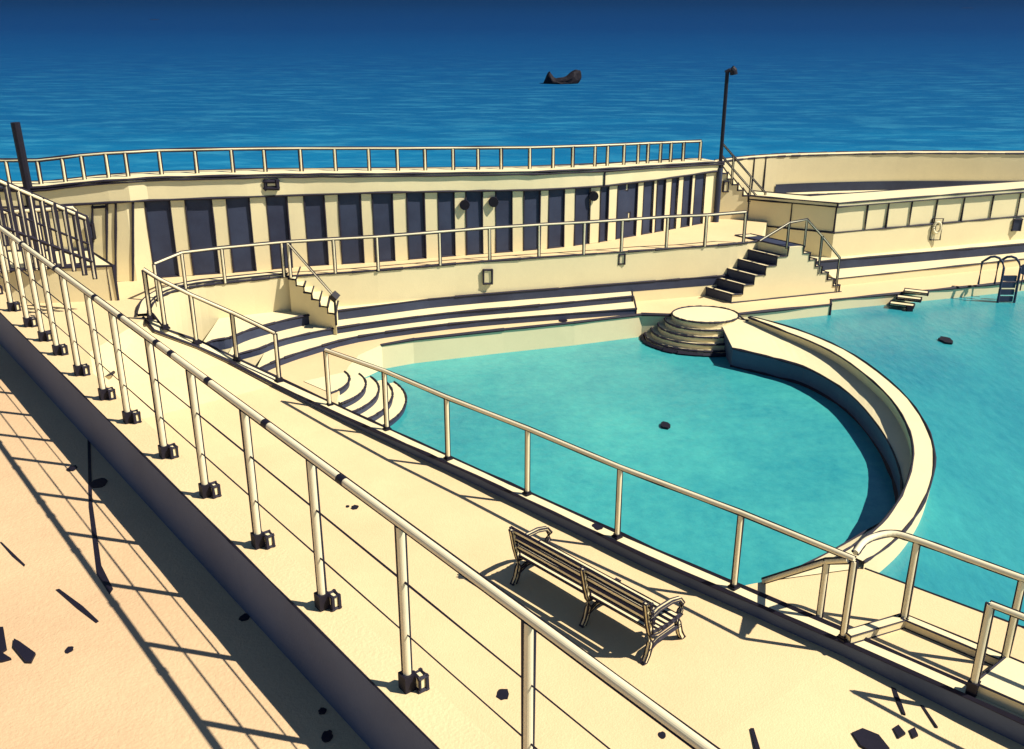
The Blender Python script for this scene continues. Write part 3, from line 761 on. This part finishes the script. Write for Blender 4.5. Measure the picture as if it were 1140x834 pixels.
# ================================================================ SMALL THINGS
# rock in the sea
def rock(c, L, name, lab):
    bm = bmesh.new(); bmesh.ops.create_icosphere(bm, subdivisions=4, radius=1)
    for v in bm.verts:
        x, y, z = v.co; t = (x + 1) / 2
        top = .40 * math.exp(-((x + .72) / .20) ** 2) + .18 * t * t + .12
        nz = noise.noise(v.co * 2.3) * .22 + noise.noise(v.co * 6) * .08; top += .30 * max(0, x) ** 2
        k = 1.0 - .45 * max(0, x) ** 1.5
        v.co = Vector((x * L / 2, y * L * .22 * k * (1 + nz), (z * (top if z > 0 else .25) * 1.7 + .30 * x * (x > 0) + nz * .35) * L * .50))
    me = bpy.data.meshes.new(name); bm.to_mesh(me); bm.free(); me.materials.append(M['rock'])
    o = bpy.data.objects.new(name, me); scene.collection.objects.link(o); o.location = c; tag(o, lab, 'rock')
rc = at(626, 93, -3)
rock(rc, 4.6, 'sea_rock', 'jagged black rock alone in the deep blue sea')
def splat(px, py, z, rpx, name, lab, cat, mt='black', h=.012, grp=None, ax_=1, rot=0):
    c = at_deck(px, py) if z == ZN else at(px, py, z)
    z = c.z; dist = (c - CAMP).length; r = rpx / FPX * dist
    n = 14; P = []
    for k in range(n):
        a_ = 2 * math.pi * k / n; rr = r * (1 + random.uniform(-.16, .16)); x, y = math.cos(a_) * rr, math.sin(a_) * rr * ax_
        P.append(c + Vector((x * math.cos(rot) - y * math.sin(rot), x * math.sin(rot) + y * math.cos(rot), 0)))
    m = MB(); m.prism(P, z + .001, z + h, mt, mt, 0); m.build(name, label=lab, cat=cat, group=grp)
ZN = Z0
sp = [  # dark dots: ink splatters on the ground, floats on the water
 (741, 475, -.62, 5, 'float', 'tiny dark float in the middle of the paddling pool', 'float'),
 (1053, 380, -.3, 6, 'float', 'round dark float out in the main pool', 'float'),
 (1077, 9, -3, 5, 'float', 'distant dark float near the top right of the sea', 'float'),
 (172, 22, -3, 4, 'float', 'distant dark float high on the left of the sea', 'float'),
 (395, 565, ZN, 4, 'ink_spot', 'small ink spot seen between railing wires left of the bench', 'ink splatter'),
 (387, 564, ZN, 2, 'ink_spot', 'tiniest ink spot beside another between the railing wires', 'ink splatter'),
 (560, 773, ZN, 7, 'ink_spot', 'round ink spot below the bench between the last railing posts', 'ink splatter'),
 (498, 792, ZN, 4, 'ink_spot', 'ink spot at the bottom right of the promenade post foot', 'ink splatter'),
 (737, 819, ZN, 4, 'ink_spot', 'lone ink spot on the near deck at the bottom edge', 'ink splatter'),
 (666, 586, 0, 6, 'ink_spot', 'ink spot on the pool kerb above the bench', 'ink splatter'),
 (111, 538, ZP, 8, 'ink_spot', 'largest ink spot on the left promenade between shadow bars', 'ink splatter'),
 (80, 522, ZP, 5, 'ink_spot', 'ink spot on the promenade beside the long shadow line', 'ink splatter'),
 (272, 688, ZP, 5, 'ink_spot', 'ink spot on the promenade near the wide shadow', 'ink splatter'),
 (359, 792, ZP, 4, 'ink_spot', 'upper ink spot of the two at the promenade bottom', 'ink splatter'),
 (364, 820, ZP, 6, 'ink_spot', 'lower ink spot of the two at the promenade bottom', 'ink splatter'),
 (77, 724, ZP, 4, 'ink_spot', 'faint small ink spot on the open left promenade', 'ink splatter'),
 (120, 416, 1.0 - .25, 7, 'ink_spot', 'round ink spot behind the far railing posts', 'ink splatter'),
 (627, 357, 0, 5, 'ink_spot', 'dark blotch on the edge of the far pool surround', 'ink splatter'),
]
for px, py, z, r_, nm, lab, ct in sp:
    splat(px, py, z, r_, nm, lab, ct, h=.05 if nm == 'float' else .008, ax_=1.3 if nm != 'float' else 1.6)
def shard(pts, z, name, lab, cat, mt='black', h=.02):
    P = [at_deck(x, y) if z == ZN else at(x, y, z) for x, y in pts]; z = max(p.z for p in P)
    m = MB(); m.prism(P, z - .03, z + h, mt, mt, 0); m.build(name, label=lab, cat=cat)
shard([(16, 713), (22, 716), (40, 729), (35, 739), (29, 739), (15, 722)], ZP, 'debris', 'dark oblong scrap lying on the promenade at lower left', 'debris')
shard([(-6, 700), (4, 700), (8, 724), (2, 728), (13, 735), (2, 738), (-6, 738)], ZP, 'debris', 'dark torn scrap cut by the left edge of the promenade', 'debris')
shard([(62, 657), (66, 656), (92, 675), (110, 692), (107, 694), (86, 678)], ZP, 'scratch', 'long dark scratch with a short branch on the promenade', 'mark', h=.006)
shard([(0, 604), (2, 604), (28, 629), (27, 631), (14, 620)], ZP, 'scratch', 'thin dark scratch near the left edge of the promenade', 'mark', h=.006)
shard([(97, 472), (100, 472), (103, 560), (113, 630), (126, 656), (122, 662), (108, 640), (99, 565)], ZP, 'crack', 'long dark crack crossing the shadow bars on the promenade', 'crack', h=.006)
shard([(948, 817), (960, 812), (978, 820), (990, 836), (975, 842), (958, 832)], ZN, 'debris', 'large dark scrap on the near deck at the bottom right', 'debris')
shard([(992, 765), (997, 767), (1003, 782), (1008, 797), (1005, 796), (997, 780)], ZN, 'scratch', 'upper wedge-shaped dark mark on the bottom right deck', 'mark', h=.006)
shard([(1024, 785), (1028, 786), (1044, 811), (1042, 811)], ZN, 'scratch', 'slender dark tapering mark right of the wedge-shaped one', 'mark', h=.006)
shard([(994, 812), (1000, 808), (1008, 818), (1000, 823)], ZN, 'debris', 'left of two small dark crumbs on the bottom right deck', 'debris')
shard([(1012, 814), (1018, 811), (1022, 820), (1016, 823)], ZN, 'debris', 'right of two small dark crumbs on the bottom right deck', 'debris')
shard([(835, 812), (839, 812), (846, 836), (841, 836)], ZN, 'debris', 'narrow dark splinter at the bottom near the railing end', 'debris')
# small wall plates
def plate(px, py, z, name, lab, size, mt='white', Y=None):
    c = atY(px, z, Y); m = MB(); m.box(c, size, .1, mt, .014); m.build(name, label=lab, cat='wall plate')
def wallY(px, z):
    best = min(Wt, key=lambda p: abs(col(Vector((p.x, p.y, z))) - px)); return best.y
plate(543, 307, 1.0, 'wall_plate', 'small cream plate on the walkway wall below the cubicles', (.22, .05, .36), Y=wallY(543, 1.0) - .03)
plate(692, 290, 1.2, 'wall_plate', 'small cream plate on the walkway wall nearer the double stair', (.16, .05, .26), Y=wallY(692, 1.2) - .03)
plate(808, 216, 2.4, 'wall_plate', 'small cream plate beside the lamp post under the far stair', (.14, .05, .30), Y=Yf - .03)
